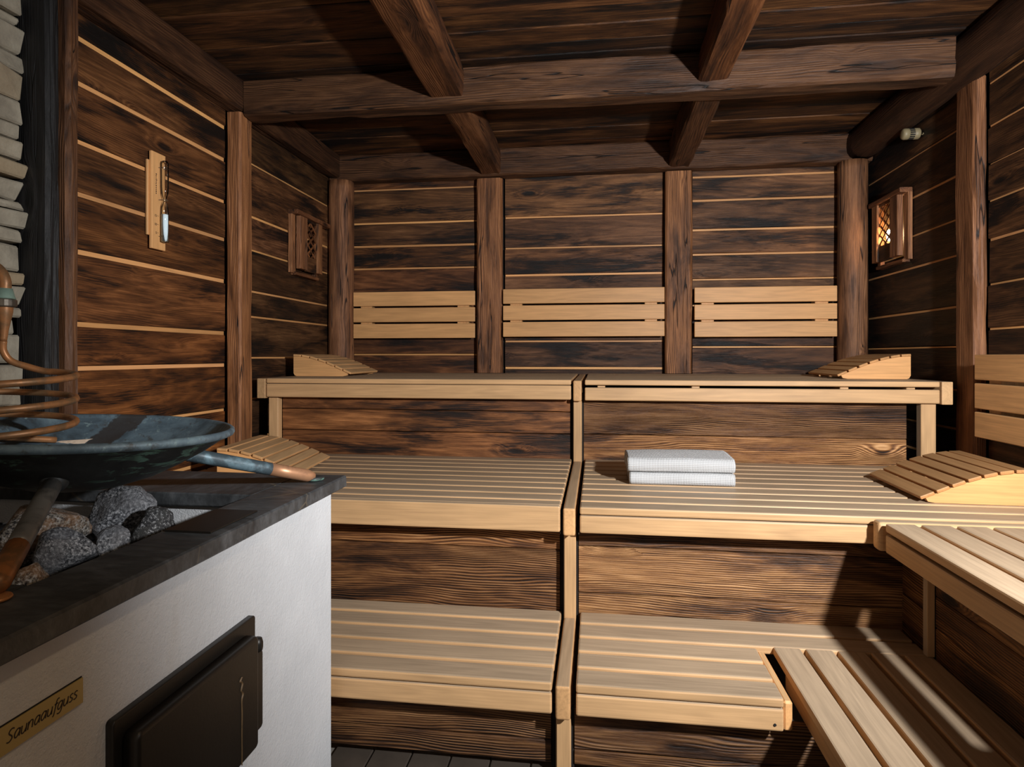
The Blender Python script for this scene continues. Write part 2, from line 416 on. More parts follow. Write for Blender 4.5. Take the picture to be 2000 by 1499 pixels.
XL, XR, YB, ZC = -1.95, 1.80, 4.48, 2.745
Z1, Z2, Z3 = .302, .722, 1.146
Y1F, Y1B, Y2F, Y2B, Y3F, Y3B = 1.852, 2.385, 2.28, 3.345, 3.27, 4.46
def jit(base, a=.18):
    k = (1+R.uniform(-a, a)*1.6)*(R.choice((.62, .8, 1, 1, 1.25)) if a >= .2 else 1); return (base[0]*k, base[1]*k*(1+R.uniform(-.04, .04)), base[2]*k*(1+R.uniform(-.06, .10)))

# ================================================================== SETTING
def shell(name, x, y, z, mat='backing'):
    return struct(new(name, bevbox(x[1]-x[0], y[1]-y[0], z[1]-z[0], 0, 1, mat), None, None, mid(x, y, z)))
wall_back = shell('wall_back', (-2.1, 1.95), (4.515, 4.60), (0, 2.85))
wall_left = shell('wall_left', (-2.1, -1.985), (-.3, 4.515), (0, 2.85))
wall_right = shell('wall_right', (1.835, 1.95), (-.3, 4.515), (0, 2.85))
floor = shell('floor', (-1.985, 1.835), (-.3, 4.515), (-.08, -.012), 'grout')
ceiling = shell('ceiling', (-1.985, 1.835), (-.3, 4.515), (2.78, 2.85))

def planks_z(wall, edges, ax, lo, hi, face, out, mat, base, a=.2, th=.03, pale=None, gap=.012, tints=None):
    """horizontal boards stacked up a wall; 'out' is the direction the face looks"""
    for i in range(len(edges)-1):
        z0, z1 = edges[i], edges[i+1]; g = gap*R.uniform(.7, 1.35)
        zz = (z0+g/2, z1-g/2); jf = face+out*R.uniform(-.003, .003)
        t = (min(jf, face-out*th), max(jf, face-out*th))
        tn = jit(tints[i], .08) if tints else jit(base, a)
        if ax == 'X': p = rough('plank', wall, (lo, hi), t, zz, 'X', mat, .004, .0025, 10, tn)
        else: p = rough('plank', wall, t, (lo, hi), zz, 'Y', mat, .004, .0025, 10, tn)
        # the raw tongue shows as a pale strip in the joint above each board
        q0, q1 = sorted((face-out*(.006 if i % 3 else .004), face-out*th))
        if i < len(edges)-2:
            h = (z1-g/2+.0005-.001, z1+g/2)
            L = hi-lo-.004; zc = (h[0]+h[1])/2-(zz[0]+zz[1])/2
            o = new('tongue', bevbox(L, q1-q0, h[1]-h[0], .0008, 1, 'tongue'), None, p)
            o.location = (0, ((q0+q1)/2-(t[0]+t[1])/2)*(1 if ax == 'X' else -1), zc); o.color = (*jit((1, 1, 1), .12), 1)

BK = (.95, .86, .84)
planks_z(wall_back, [1.05, 1.28, 1.56, 1.918, 2.085, 2.256, 2.505, 2.74], 'X', -1.80, -.862, YB, -1, 'dark', (1.45, 1.16, .98), tints=[(0.97, 0.72, 0.53), (1.06, 0.77, 0.56), (1.01, 0.76, 0.58), (1.14, 0.86, 0.63), (0.84, 0.69, 0.60), (0.88, 0.72, 0.62), (1.50, 1.10, 0.81), (1.14, 0.84, 0.63)])
planks_z(wall_back, [1.05, 1.183, 1.376, 1.62, 1.853, 2.047, 2.269, 2.60, 2.74], 'X', -.655, .466, YB, -1, 'dark', (1.5, 1.24, 1.12), tints=[(0.77, 0.65, 0.60), (0.86, 0.73, 0.71), (0.90, 0.77, 0.74), (0.99, 0.82, 0.74), (1.16, 0.96, 0.86), (0.99, 0.84, 0.82), (1.63, 1.39, 1.17), (1.50, 1.29, 1.07)])
planks_z(wall_back, [1.05, 1.332, 1.62, 1.80, 1.974, 2.144, 2.349, 2.512, 2.74], 'X', .662, 1.63, YB, -1, 'dark', (1.45, 1.2, 1.14), tints=[(1.09, 0.91, 0.84), (1.01, 0.86, 0.82), (0.97, 0.84, 0.82), (1.05, 0.89, 0.86), (1.34, 1.14, 1.04), (1.01, 0.87, 0.86), (1.26, 1.05, 0.94), (1.01, 0.84, 0.76)])
planks_z(wall_left, [.30, .52, .73, .985, 1.222, 1.39, 1.666, 1.886, 2.086, 2.309, 2.48, 2.74], 'Y', 1.995, 3.082, XL, 1, 'dark', (1.25, .95, .72), gap=.016, tints=[(1.12, 0.77, 0.52), (1.38, 0.90, 0.56), (1.72, 1.12, 0.67), (1.46, 0.96, 0.58), (1.16, 0.79, 0.52), (1.33, 0.96, 0.67), (1.03, 0.76, 0.53), (0.90, 0.69, 0.50), (1.07, 0.79, 0.57), (0.86, 0.67, 0.48), (0.77, 0.60, 0.43)])  # warm glow low on this wall is put into the lower boards' tints
planks_z(wall_left, [.55, .80, 1.024, 1.259, 1.494, 1.639, 1.875, 2.066, 2.368, 2.74], 'Y', 3.216, 4.47, XL, 1, 'dark', (.85, .72, .64), gap=.010)
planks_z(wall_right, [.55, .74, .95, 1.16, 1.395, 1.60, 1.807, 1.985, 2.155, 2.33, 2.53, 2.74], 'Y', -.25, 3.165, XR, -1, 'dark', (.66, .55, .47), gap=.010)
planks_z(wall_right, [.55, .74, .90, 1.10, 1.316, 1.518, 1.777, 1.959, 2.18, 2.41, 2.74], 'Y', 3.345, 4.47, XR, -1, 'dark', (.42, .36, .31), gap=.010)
# ceiling boards run across the room
ce = [-.3, -.08, .16, .38, .62, .84, 1.08, 1.28, 1.52, 1.74, 1.96, 2.14, 2.34, 2.50, 2.66, 2.80, 2.945, 3.06, 3.33, 3.50, 3.68, 3.90, 4.06, 4.28, 4.50]
for i in range(len(ce)-1):
    p = rough('plank', ceiling, (-1.98, 1.83), (ce[i]+.003, ce[i+1]-.004), (ZC+R.uniform(-.003, .004), ZC+.033), 'X', 'dark', .003, .002, 14, jit((.66, .52, .38), .25))
    o = new('tongue', bevbox(3.80, .008, .022, .0008, 1, 'tongue'), None, p); o.location = (0, (ce[i+1]-ce[i])/2+.0005, .004); o.color = (*jit((.8, .72, .66), .25), 1)
# floor tiles
for i in range(30):
    for j in range(5):
        x0 = -1.98+i*.127; y0 = -.3+j*.5-(.25 if i % 2 else 0)
        y1 = min(y0+.5, 2.0); y0 = max(y0, -.3)
        if y1-y0 < .05 or (x0+.12 < -.80 and y0 < 1.8): continue
        box('tile', floor, (x0+.003, x0+.124), (y0+.003, y1-.003), (-.02, 0), 'Y', 'tile', .0015, 1)

# stacked stone facing behind the stove
stone_wall = struct(new('wall_stone', bevbox(.02, 1.9, 1.9, 0, 1, 'soot'), None, None, (-1.974, .91, 1.83)))
z = .90
while z < 2.73:
    h = R.choice((.032, .05, .06, .07, .085, .095)); y = 1.872+R.uniform(-.016, .010); first = True
    while y > .25:
        l = R.uniform(.10, .30)
        c = []
        dx = R.uniform(-.012, .012)
        sx, sy, sz = .05, l-.006, min(h, 2.742-z)-.005
        if sz < .012: break
        bm = bmesh.new(); bmesh.ops.create_cube(bm, size=1); bmesh.ops.scale(bm, vec=(sx, sy, sz), verts=bm.verts)
        for q in bm.verts:
            q.co += Vector((R.uniform(-.014, .012), R.uniform(-.016, .012) if first else 0, R.uniform(-.007, .006)))
        bmesh.ops.bevel(bm, geom=list(bm.edges), offset=.006, segments=1, affect='EDGES')
        me = bpy.data.meshes.new('stone'); bm.to_mesh(me); bm.free()
        new('stone', me, 'ledge', stone_wall, rel((-1.938+dx, y-l/2, z+h/2), stone_wall))
        y -= l; first = False
    z += h

# ================================================================== TIMBER FRAME
def timber(name, label, cat, *a, **k):
    return tag(log(name, *a, **k), label, cat)
HB = (1.15, .95, .80)
timber('log_post', 'round log post in the far left corner beside the unlit lattice shade', 'post', (-1.945, -1.765), (4.295, 4.472), (Z3+.002, 2.545), 'Z', 'hewn', power=2.3, wob=.006, tint=(1.7, 1.36, 1.22))
timber('log_post', 'round log post in the far right corner beside the glowing lattice lamp', 'post', (1.582, 1.76), (4.295, 4.472), (Z3+.002, 2.545), 'Z', 'hewn', power=2.3, wob=.006, tint=(1.55, 1.28, 1.16))
timber('wall_post', 'squared timber post on the back wall between left and middle backrests', 'post', (-.852, -.666), (4.40, 4.475), (Z3+.003, 2.54), 'Z', 'hewn', power=9, wob=.007, tint=(1.95, 1.5, 1.2))
timber('wall_post', 'squared timber post on the back wall between middle and right backrests', 'post', (.468, .654), (4.40, 4.475), (Z3+.003, 2.54), 'Z', 'hewn', power=9, wob=.007, tint=(1.95, 1.52, 1.2))
timber('wall_post', 'squared timber post on the left wall between sand timer and lattice shade', 'post', (-1.952, -1.864), (3.087, 3.21), (Z2+.003, 2.565), 'Z', 'hewn', power=9, wob=.005, tint=(1.9, 1.45, 1.1))
timber('wall_post', 'cracked timber post with bright side face on the right wall', 'post', (1.742, 1.803), (3.17, 3.34), (Z2+.003, 2.575), 'Z', 'hewn', power=9, wob=.006, tint=(1.5, 1.15, .95))
timber('corner_post', 'charred black timber post next to the stacked stone facing', 'post', (-1.96, -1.826), (1.876, 1.932), (.90, 2.742), 'Z', 'black', power=8, wob=.008, tint=(1, 1, 1))
timber('corner_post', 'reddish brown timber post joined to the charred black post', 'post', (-1.965, -1.806), (1.935, 1.99), (.90, 2.742), 'Z', 'hewn', power=7, wob=.006, tint=(.78, .60, .48))
timber('wall_beam', 'dark hewn beam along the top of the left wall', 'beam', (-1.955, -1.858), (-.25, 4.36), (2.57, 2.743), 'Y', 'hewn', power=5, wob=.009, seg=60, tint=(.38, .28, .22))
timber('wall_beam', 'dark rounded log beam along the top of the right wall', 'beam', (1.625, 1.805), (-.25, 4.36), (2.55, 2.743), 'Y', 'hewn', power=3, wob=.010, seg=60, tint=(.32, .235, .19))
timber('wall_beam', 'dark hewn beam along the top of the back wall', 'beam', (-1.94, 1.79), (4.365, 4.475), (2.545, 2.743), 'X', 'hewn', power=6, wob=.008, seg=60, tint=(.60, .46, .37))
timber('cross_beam', 'long weathered cross beam spanning the ceiling from wall to wall', 'beam', (-1.857, 1.628), (3.10, 3.235), (2.545, 2.743), 'X', 'hewn', power=6, wob=.012, seg=60, tint=(.56, .44, .36))
timber('ceiling_joist', 'near left ceiling joist running from the front to the cross beam', 'joist', (-.842, -.66), (-.25, 3.10), (2.585, 2.743), 'Y', 'hewn', power=6, wob=.013, seg=50, tint=(.72, .48, .32))
timber('ceiling_joist', 'near right ceiling joist running from the front to the cross beam', 'joist', (.482, .625), (-.25, 3.10), (2.585, 2.743), 'Y', 'hewn', power=6, wob=.013, seg=50, tint=(.80, .52, .33))
timber('ceiling_joist', 'far left ceiling joist between cross beam and back wall', 'joist', (-.815, -.668), (3.235, 4.365), (2.555, 2.743), 'Y', 'hewn', power=6, wob=.012, seg=30, tint=(.85, .62, .47))
timber('ceiling_joist', 'far right ceiling joist between cross beam and back wall', 'joist', (.486, .63), (3.235, 4.365), (2.555, 2.743), 'Y', 'hewn', power=6, wob=.012, seg=30, tint=(.65, .48, .37))

# ================================================================== RISER PANELS
def riser(label, x, yf, zs, base, mat='tan', a=.12, tints=None):
    t = thing('riser_panel', label, 'panel', None, ((x[0]+x[1])/2, yf, zs[0]))
    for i in range(len(zs)-1):
        rough('plank', t, x, (yf, yf+.024), (zs[i]+.0015, zs[i+1]-.0015), 'X', mat, .003, .0015, 10, tints[i] if tints else jit(base, a))
    return t
riser('old plank panel below the left top bench', (-1.765, -.138), Y2B, [Z2-.05,   .853, .972, 1.074], 0, 'dark', tints=[(1.9, 1.45, 1.15), (1.7, 1.3, 1.0), (1.9, 1.45, 1.15)])
riser('old plank panel below the right top bench, behind the towels', (-.066, 1.527), Y2B, [Z2-.05, .854, 1.074], 0, 'tan', tints=[(1.25, 1.0, .78), (.62, .49, .40)])
riser('old plank panel below the left middle bench', (-1.88, -.138), Y1B, [Z1-.05, .531, .65], 0, 'tan', tints=[(.72, .55, .42), (1.05, .80, .60)])
riser('pale worn plank panel below the right middle bench', (-.066, 1.100), Y1B, [Z1-.05, .373, .55, .65], 0, 'tan', tints=[(1.0, .84, .68), (1.15, .98, .82), (.55, .43, .34)])
riser('dark plank panel below the left low bench, next to the stove', (-.90, -.138), 1.915, [.022, .092, .196], 0, 'tan', tints=[(.62, .5, .4), (.72, .58, .46)])
riser('dark plank panel below the right low bench', (-.066, 1.0), 1.915, [.022, .07, .196], 0, 'tan', tints=[(.6, .48, .38), (.6, .5, .44)])
t = thing('riser_panel', 'dark plank panel below the upper side bench', 'panel', None, (1.075, 1.1, Z1))
for (a, b), zs in (((-.05, 2.163), (.25, .40, .50, .618)), ((2.222, Y1B-.002), (.25, .43, .618))):
    for i in range(len(zs)-1):
        rough('plank', t, (1.075, 1.099), (a, b), (zs[i]+.0015, zs[i+1]-.0015), 'Y', 'tan', .003, .0015, 10, jit((.72, .54, .38), .12))
box('post', t, (1.075, 1.10), (2.196, 2.219), (Z1-.05, .618), 'Z', 'black', .002, 1)
box('batten', t, (1.05, 1.075), (2.166, 2.192), (Z1+.001, .618), 'Z', 'slat', .003)

# ================================================================== BENCHES
SB = dict(c=.006, seg=2)
def bench(label, x, yf, yb, zt, n, gapf=.008, full=False, bearers=(.2, .8), fh=.095, xs=None):
    t = thing('sauna_bench', label, 'bench', None, ((x[0]+x[1])/2, (yf+yb)/2, zt-fh))
    pitch = (yb-yf+.017)/n
    for i in range(n):
        y0 = yf+i*pitch; xx = xs[i] if xs else x
        if full and i == 0: y0 += .026
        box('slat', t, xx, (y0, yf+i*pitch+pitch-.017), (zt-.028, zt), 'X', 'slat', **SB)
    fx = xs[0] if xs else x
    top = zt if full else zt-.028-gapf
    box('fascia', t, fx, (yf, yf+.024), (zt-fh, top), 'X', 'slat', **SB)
    for k in bearers:
        bx = x[0]+(x[1]-x[0])*k
        box('bearer', t, (bx-.02, bx+.02), (yf+.026, yb-.01), (zt-.07, zt-.0285), 'Y', 'slat', .003, 1)
    return t
bench('left top tier bench of pale slats against the back wall', (-1.823, -.131), Y3F, Y3B, Z3, 11, .002, fh=.105)
bench('right top tier bench of pale slats with open gap above fascia', (-.060, 1.645), Y3F, Y3B, Z3, 11, .012, bearers=(.05, .33, .75, .93), fh=.108)
bench('left middle tier bench of greyed slats, next to the stove', (-1.88, -.131), Y2F, Y2B-.004, Z2, 10, 0, True)
bench('right middle tier bench of greyed slats carrying the white towels', (-.060, 1.72), Y2F, Y2B-.004, Z2, 10, .003)
bench('left lowest tier bench of wide pale slats', (-1.88, -.131), Y1F, Y1B-.004, Z1, 5, .003)
b = bench('right lowest tier bench with notched corner for the side bench', (-.060, .525), Y1F, Y1B-.004, Z1, 5, .003,
          xs=[(-.060, .525)]*3+[(-.060, 1.066)]*2)
o = box('end_ledger', b, (.5265, .552), (Y1F+.012, 2.172), (Z1-.10, Z1-.014), 'Y', 'pale', .006, 1)
lab(o, 'reddish end board under the slat ends')
new('peg_hole', lathe([(0, 0), (.004, 0), (.004, .002), (0, .002)], 10), 'soot', b, rel((.50, Y1F-.0008, Z1-.075), b), (PI/2, 0, 0))
t = thing('sauna_bench', 'upper side bench on the right with dark gaps between long slats', 'bench', None, (1.32, 1.07, Z2-.095))
for i in range(7):
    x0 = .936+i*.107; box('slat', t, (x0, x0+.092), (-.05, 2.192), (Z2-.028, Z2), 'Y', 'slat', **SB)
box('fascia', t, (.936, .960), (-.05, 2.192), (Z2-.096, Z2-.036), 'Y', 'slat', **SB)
box('end_rail', t, (.925, 1.70), (2.212, 2.262), (Z2-.10, Z2-.002), 'X', 'slat', .012, 3)
for y0, y1 in ((.3, .34), (1.30, 1.34), (1.955, 2.19)): box('bearer', t, (.962, 1.70), (y0, y1), (Z2-.07, Z2-.0285), 'X', 'slat', .003, 1)  # bearers set, and the end one widened, to cut light through the slat gap
t = thing('sauna_bench', 'lower side bench at the right front, crossed by a sliver of light', 'bench', None, (.83, 1.07, Z1-.1))
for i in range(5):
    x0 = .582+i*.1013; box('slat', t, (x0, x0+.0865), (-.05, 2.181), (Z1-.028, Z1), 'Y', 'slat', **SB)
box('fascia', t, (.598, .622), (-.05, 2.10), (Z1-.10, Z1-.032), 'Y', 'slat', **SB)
for y0 in (.3, 1.1, 1.86): box('bearer', t, (.623, 1.06), (y0, y0+.04), (Z1-.07, Z1-.0285), 'X', 'slat', .003, 1)
for y0 in (.3, 1.7): box('leg', t, (.66, .70), (y0, y0+.04), (.0, Z1-.071), 'Z', 'slat', .003, 1)

# stepped frames that carry the benches
t = thing('bench_frame', 'stepped pale wood frame dividing left and right benches', 'frame', None, (-.098, 2.8, 0))
XX = (-.120, -.076)
for y0, y1, z0, z1 in ((3.262, 4.46, Z3-.112, Z3-.004), (2.272, 3.30, Z2-.105, Z2-.005), (1.842, 2.335, Z1-.105, Z1-.005)):
    o = box('rail', t, XX, (y0, y1), (z0, z1), 'Y', 'slat', .007, 3); o.color = (1.05, .98, .9, 1)
for y0, y1, z0, z1 in ((3.302, 3.346, Z2-.105, Z3-.112), (2.338, 2.386, Z1-.105, Z2-.106), (1.875, 1.917, .001, Z1-.106)):
    box('upright', t, XX, (y0, y1), (z0, z1), 'Z', 'slat', .003, 1)
for yb, z0, z1 in ((3.350, Z2-.05, 1.074), (2.390, Z1-.05, .65), (1.921, .004, .196)):
    box('gap_blocker', t, (-.1365, -.0675), (yb, yb+.016), (z0, z1), 'Z', 'backing', .001, 1)  # dark boards added behind the uprights to block light flecks in the gaps
for sx, lx, lb in (((-1.877, -1.828), (-1.823, -1.767), 'pale wood frame with leg at the left end of the top bench'), ((1.652, 1.702), (1.572, 1.64), 'pale wood frame with leg at the right end of the top bench')):
    t = thing('bench_frame', lb, 'frame', None, (sx[0], 3.8, Z2))
    box('rail', t, sx, (3.268, 4.29), (Z3-.112, Z3-.001), 'Y', 'slat', .004, 2)
    box('leg', t, lx, (3.296, 3.344), (Z2+.001, Z3-.109), 'Z', 'slat', .003, 1)
    a, b = sorted((sx[1] if sx[0] < 0 else sx[0], lx[0] if sx[0] < 0 else lx[1]))
    box('spacer', t, (min(sx[0], lx[0])+.002, max(sx[1], lx[1])-.002), (3.346, 3.39), (Z3-.112, Z3-.074), 'X', 'slat', .003, 1)

# ================================================================== BACKRESTS
def backrest(label, x, ztop):
    t = thing('backrest', label, 'backrest', 'slatted backrests on the back wall', ((x[0]+x[1])/2, 4.40, 1.40))
    for k in range(3):
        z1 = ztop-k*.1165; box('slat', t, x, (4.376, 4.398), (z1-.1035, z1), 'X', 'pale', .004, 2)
    for bx in (x[0]+.09, x[1]-.09):
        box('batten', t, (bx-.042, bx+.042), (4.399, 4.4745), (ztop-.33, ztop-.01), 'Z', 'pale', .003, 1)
backrest('left backrest of three pale slats beside the far left log post', (-1.762, -.858), 1.735)
backrest('middle backrest of three pale slats, widest on the back wall', (-.655, .462), 1.742)
backrest('right backrest of three pale slats beside the far right log post', (.66, 1.575), 1.735)
t = thing('backrest', 'side wall backrest of three pale slats in front of the right post', 'backrest', None, (1.72, 2.2, .90))
for k in range(3):
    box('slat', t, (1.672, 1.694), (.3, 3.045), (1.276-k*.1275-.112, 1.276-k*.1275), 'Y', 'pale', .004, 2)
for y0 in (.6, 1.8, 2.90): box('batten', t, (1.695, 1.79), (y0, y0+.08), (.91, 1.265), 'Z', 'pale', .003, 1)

# ================================================================== HEADRESTS
HL, HW, HH = .375, .47, .112
def hz(x): return HH*math.sin(max(0, min(1, x/HL))*PI/2)**1.05+.008
side_poly = [(.035, .004), (.06, 0), (HL-.02, 0), (HL-.008, .004), (HL, .018)]+[(x, hz(x)) for x in [HL*(1-i/14.) for i in range(15)] if x > .012]
side_me = prism(side_poly, .02); side_me.materials.append(M['pale'])
def headrest(label, loc, mirror, rz=0, tint=(1, 1, 1), st=(.95, .97, 1.0)):
    t = thing('headrest', label, 'headrest', 'curved slatted headrests', loc, rz)
    m = -1 if mirror else 1
    for s in (-1, 1):
        o = new('side_board', side_me, None, t, (0, s*(HW/2-.018), 0), (0, 0, 0 if m > 0 else PI)); o.color = (*tint, 1)
    for k in range(7):
        x = .004+(k+.5)*(HL-.002)/7; sl = math.atan2(hz(x+.02)-hz(x-.02), .04); zz = hz(x)+.0068
        o = new('slat', bevbox(HW, .0465 if k else .052, .013, .003, 2, 'pale'), None, t, (m*x, 0, zz), (0, -sl*m, 0))
        o.rotation_mode = 'XYZ'
        o.matrix_local = Matrix.Translation((m*x, 0, zz)) @ Matrix.Rotation(-sl*m, 4, 'Y') @ Matrix.Rotation(PI/2, 4, 'Z')
        o.color = (*st, 1)
headrest('headrest on the left end of the top bench', (-1.463, 3.845, Z3+.001), True, 0)
headrest('headrest on the right end of the top bench', (1.278, 3.80, Z3+.001), False, 0, (1, .97, .92), (.80, .74, .66))
headrest('headrest on the left middle bench, half hidden by the copper bowl leg', (-1.345, 2.88, Z2+.001), True, math.radians(7), (1.05, 1.02, .98))
headrest('headrest on the right middle bench above the side bench', (1.195, 2.745, Z2+.001), False, math.radians(-1.5), (1, .95, .88), (.66, .58, .50))

# ================================================================== TOWELS
def towel(label, x, y, z, h, seed, skew=0, amp=1.0):
    """folded towel: rounded bundle swept along its length, top left soft and uneven"""
    nx = 44; d = y[1]-y[0]; r = h*.46
    prof = []
    def arc(cx, cz, a0, a1, n):
        for i in range(n+1):
            a = math.radians(a0+(a1-a0)*i/n); prof.append((cx+r*math.cos(a), cz+r*math.sin(a)))
    # start bottom front, go round the front fold, over the top, back fold
    for i in range(7): prof.append((d-r-(d-2*r)*i/6.0, 0))
    arc(r, r, 270, 180, 6); arc(r, h-r, 180, 90, 6)
    for i in range(1, 10): prof.append((r+(d-2*r)*i/10.0, h))
    arc(d-r, h-r, 90, 0, 5); arc(d-r, r, 0, -90, 5)
    n = len(prof); v = []; f = []; uv = []; s = [0]
    for i in range(1, n): s.append(s[-1]+math.hypot(prof[i][0]-prof[i-1][0], prof[i][1]-prof[i-1][1]))
    for i in range(nx+1):
        u = i/nx; X = x[0]+(x[1]-x[0])*u
        for j, (a, b) in enumerate(prof):
            k = b/h
            up = amp*(noise.noise((seed+X*5, a*5, seed))*.007*k+(noise.noise((seed, X*2.4, a*3))*.009+.006*math.sin(u*PI))*k)
            fr = noise.noise((seed+4, X*7, b*22))*.005*(1-a/d)
            v.append((X+(noise.noise((seed, a*9, b*30))*.006 if i in (0, nx) else 0), y[0]+a+fr+skew*(u-.5)*.03, z+b+up))
    for i in range(nx):
        for j in range(n-1): f.append((i*n+j, (i+1)*n+j, (i+1)*n+j+1, i*n+j+1))
    f.append(tuple(range(n))); f.append(tuple(range(nx*n+n-1, nx*n-1, -1)))
    me = mk('towel', v, [q[::-1] for q in f]); L = me.uv_layers.new(name='UVMap')
    for p in me.polygons:
        for li in p.loop_indices:
            vi = me.loops[li].vertex_index; i, j = divmod(vi, n); L.data[li].uv = ((x[1]-x[0])*i/nx, s[j])
        p.use_smooth = len(p.vertices) == 4
    o = new('towel', me, 'towel')
    tag(o, label, 'towel', 'folded white towels')
    return o
towel('lower folded white waffle towel lying on the middle bench slats', (.140, .572), (2.700, 3.00), Z2+.0005, .050, 3.1, amp=.25)
towel('upper folded white waffle towel with slumped top, on the other towel', (.132, .574), (2.704, 2.985), Z2+.0545, .056, 8.7, .4)

# ================================================================== STOVE
XS, YS = -.80, 1.82
SX0, SY0 = -1.93, .30
CX0, CX1, CY0, CY1 = -1.78, -.905, .90, 1.578
stove = thing('sauna_stove', 'white plastered masonry stove with dark slate rim and open stone pit', 'stove', None, (-1.35, 1.05, 0))
bm = bmesh.new()
def bmbox(bm, x, y, z):
    r = bmesh.ops.create_cube(bm, size=1)['verts']; bmesh.ops.scale(bm, vec=(x[1]-x[0], y[1]-y[0], z[1]-z[0]), verts=r); bmesh.ops.translate(bm, vec=mid(x, y, z), verts=r)
    return r
# ring shaped masonry: outer block with the pit cut out of its top
o4 = [(SX0, SY0), (XS, SY0), (XS, YS), (SX0, YS)]; i4 = [(CX0, CY0), (CX1, CY0), (CX1, CY1), (CX0, CY1)]
zt, zb, zp = .862, .001, .70
vb = [bm.verts.new((a, b, zb)) for a, b in o4]; vt = [bm.verts.new((a, b, zt)) for a, b in o4]
ut = [bm.verts.new((a, b, zt)) for a, b in i4]; ub = [bm.verts.new((a, b, zp)) for a, b in i4]
bm.faces.new(vb[::-1]); bm.faces.new(ub)
for k in range(4):
    j = (k+1) % 4
    bm.faces.new((vb[k], vb[j], vt[j], vt[k])); bm.faces.new((vt[k], vt[j], ut[j], ut[k])); bm.faces.new((ut[k], ut[j], ub[j], ub[k]))
ed = [e for e in bm.edges if abs(e.verts[0].co.z-e.verts[1].co.z) > .5]
bmesh.ops.bevel(bm, geom=ed, offset=.008, segments=3, affect='EDGES')
bmesh.ops.recalc_face_normals(bm, faces=bm.faces)
for q in bm.verts: q.co -= stove.location
me = bpy.data.meshes.new('body'); bm.to_mesh(me); bm.free(); new('body', me, 'plaster', stove)
pit = box('pit_lining', stove, (CX0+.01, CX1-.01), (CY0+.01, CY1-.002), (.700, .735), 'X', 'soot', .002, 1)
SE = (-.768, .862)
def slab(x, y, nm='slab'):
    return rough(nm, stove, x, y, (.8635, .90), 'Y' if (y[1]-y[0]) > (x[1]-x[0]) else 'X', 'slate', .004, .0016, 16)
slab((-.911, -.768), (SY0-.03, 1.853)); slab((SX0, -.912), (1.557, 1.853)); slab((SX0, -.912), (SY0-.03, .90)); slab((SX0, -1.77), (.901, 1.556))
o = rough('cover_plate', stove, (-.9, -.795), (1.205, 1.387), (.9005, .9045), 'Y', 'iron', .001, .0008, 6); lab(o, 'thin dark plate lying on the slate rim')
for i in range(20):
    x0 = CX0+.012+i*.054
    if x0+.04 > CX1: break
    box('grate_bar', stove, (x0, x0+.038), (CY0+.004, CY1-.003), (.772, .795), 'Y', 'grate', .003, 1)
# iron fire door
def rplate(name, parent, x, y, z, r, mat, bev=.004):
    bm = bmesh.new(); r = max(r, bev+.003)
    def outline(d):
        pts = []
        for (cy, cz, a0) in ((y[1]-r, z[1]-r, 0), (y[0]+r, z[1]-r, 90), (y[0]+r, z[0]+r, 180), (y[1]-r, z[0]+r, 270)):
            for i in range(6):
                a = math.radians(a0+18*i); pts.append((cy+(r-d)*math.cos(a), cz+(r-d)*math.sin(a)))
        return pts
    lev = [(x[0], 0), (x[1]-bev, 0)]+[(x[1]-bev+bev*math.sin(math.radians(q)), bev*(1-math.cos(math.radians(q)))) for q in (22, 45, 67, 90)]
    rings = [[bm.verts.new((xx, a, b)) for a, b in outline(d)] for xx, d in lev]; n = 24
    bm.faces.new(rings[0][::-1]); bm.faces.new(rings[-1])
    for A, B in zip(rings, rings[1:]):
        for i in range(n): bm.faces.new((A[i], A[(i+1) % n], B[(i+1) % n], B[i]))
    bmesh.ops.recalc_face_normals(bm, faces=bm.faces)
    for f_ in bm.faces: f_.smooth = len(f_.verts) == 4
    for q in bm.verts: q.co -= stove.location
    me = bpy.data.meshes.new(name); bm.to_mesh(me); bm.free()
    o = new(name, me, mat, parent); return o
rplate('door_frame', stove, (XS-.002, -.786), (.930, 1.363), (.400, .668), .008, 'iron', .003)
door = rplate('fire_door', stove, (-.782, -.756), (.948, 1.328), (.386, .640), .014, 'iron', .009)
lab(door, 'dark iron fire door with a rusty drip')
rplate('hinge_plate', door, (-.790, -.770), (1.31, 1.368), (.408, .588), .010, 'iron', .003)
kp = tube([(-.776, 1.352, .590), (-.776, 1.352, .598), (-.776, 1.352, .608), (-.776, 1.352, .618), (-.776, 1.352, .621)], [.012, .0135, .0135, .011, .004], 14)
for q in kp.vertices: q.co -= stove.location
new('hinge_pin', kp, 'iron', door, None, None, True)
dp = [(1.255, .580), (1.249, .573), (1.257, .565), (1.252, .552), (1.259, .542), (1.254, .53), (1.255, .50), (1.254, .46), (1.2545, .42), (1.2540, .39)]
dw = [.004, .006, .005, .0035, .0055, .003, .0022, .0016, .0013, .001]
cp = catmull([(a, b, w_) for (a, b), w_ in zip(dp, dw)], 5); dp = [(p.x, p.y) for p in cp]; dw = [max(.0006, p.z) for p in cp]
v = []; f = []
for (a, b), w_ in zip(dp, dw):
    for s in (-1, 1): v.append((-.7555-stove.location[0], a+s*w_*.5-stove.location[1], b-stove.location[2]))
    v.append((-.7530-stove.location[0], a-stove.location[1], b-stove.location[2]))
for i in range(len(dp)-1):
    a = i*3; f += [(a, a+2, a+5, a+3), (a+2, a+1, a+4, a+5)]
new('drip', mk('drip', v, [q[::-1] for q in f]), 'drip', door)
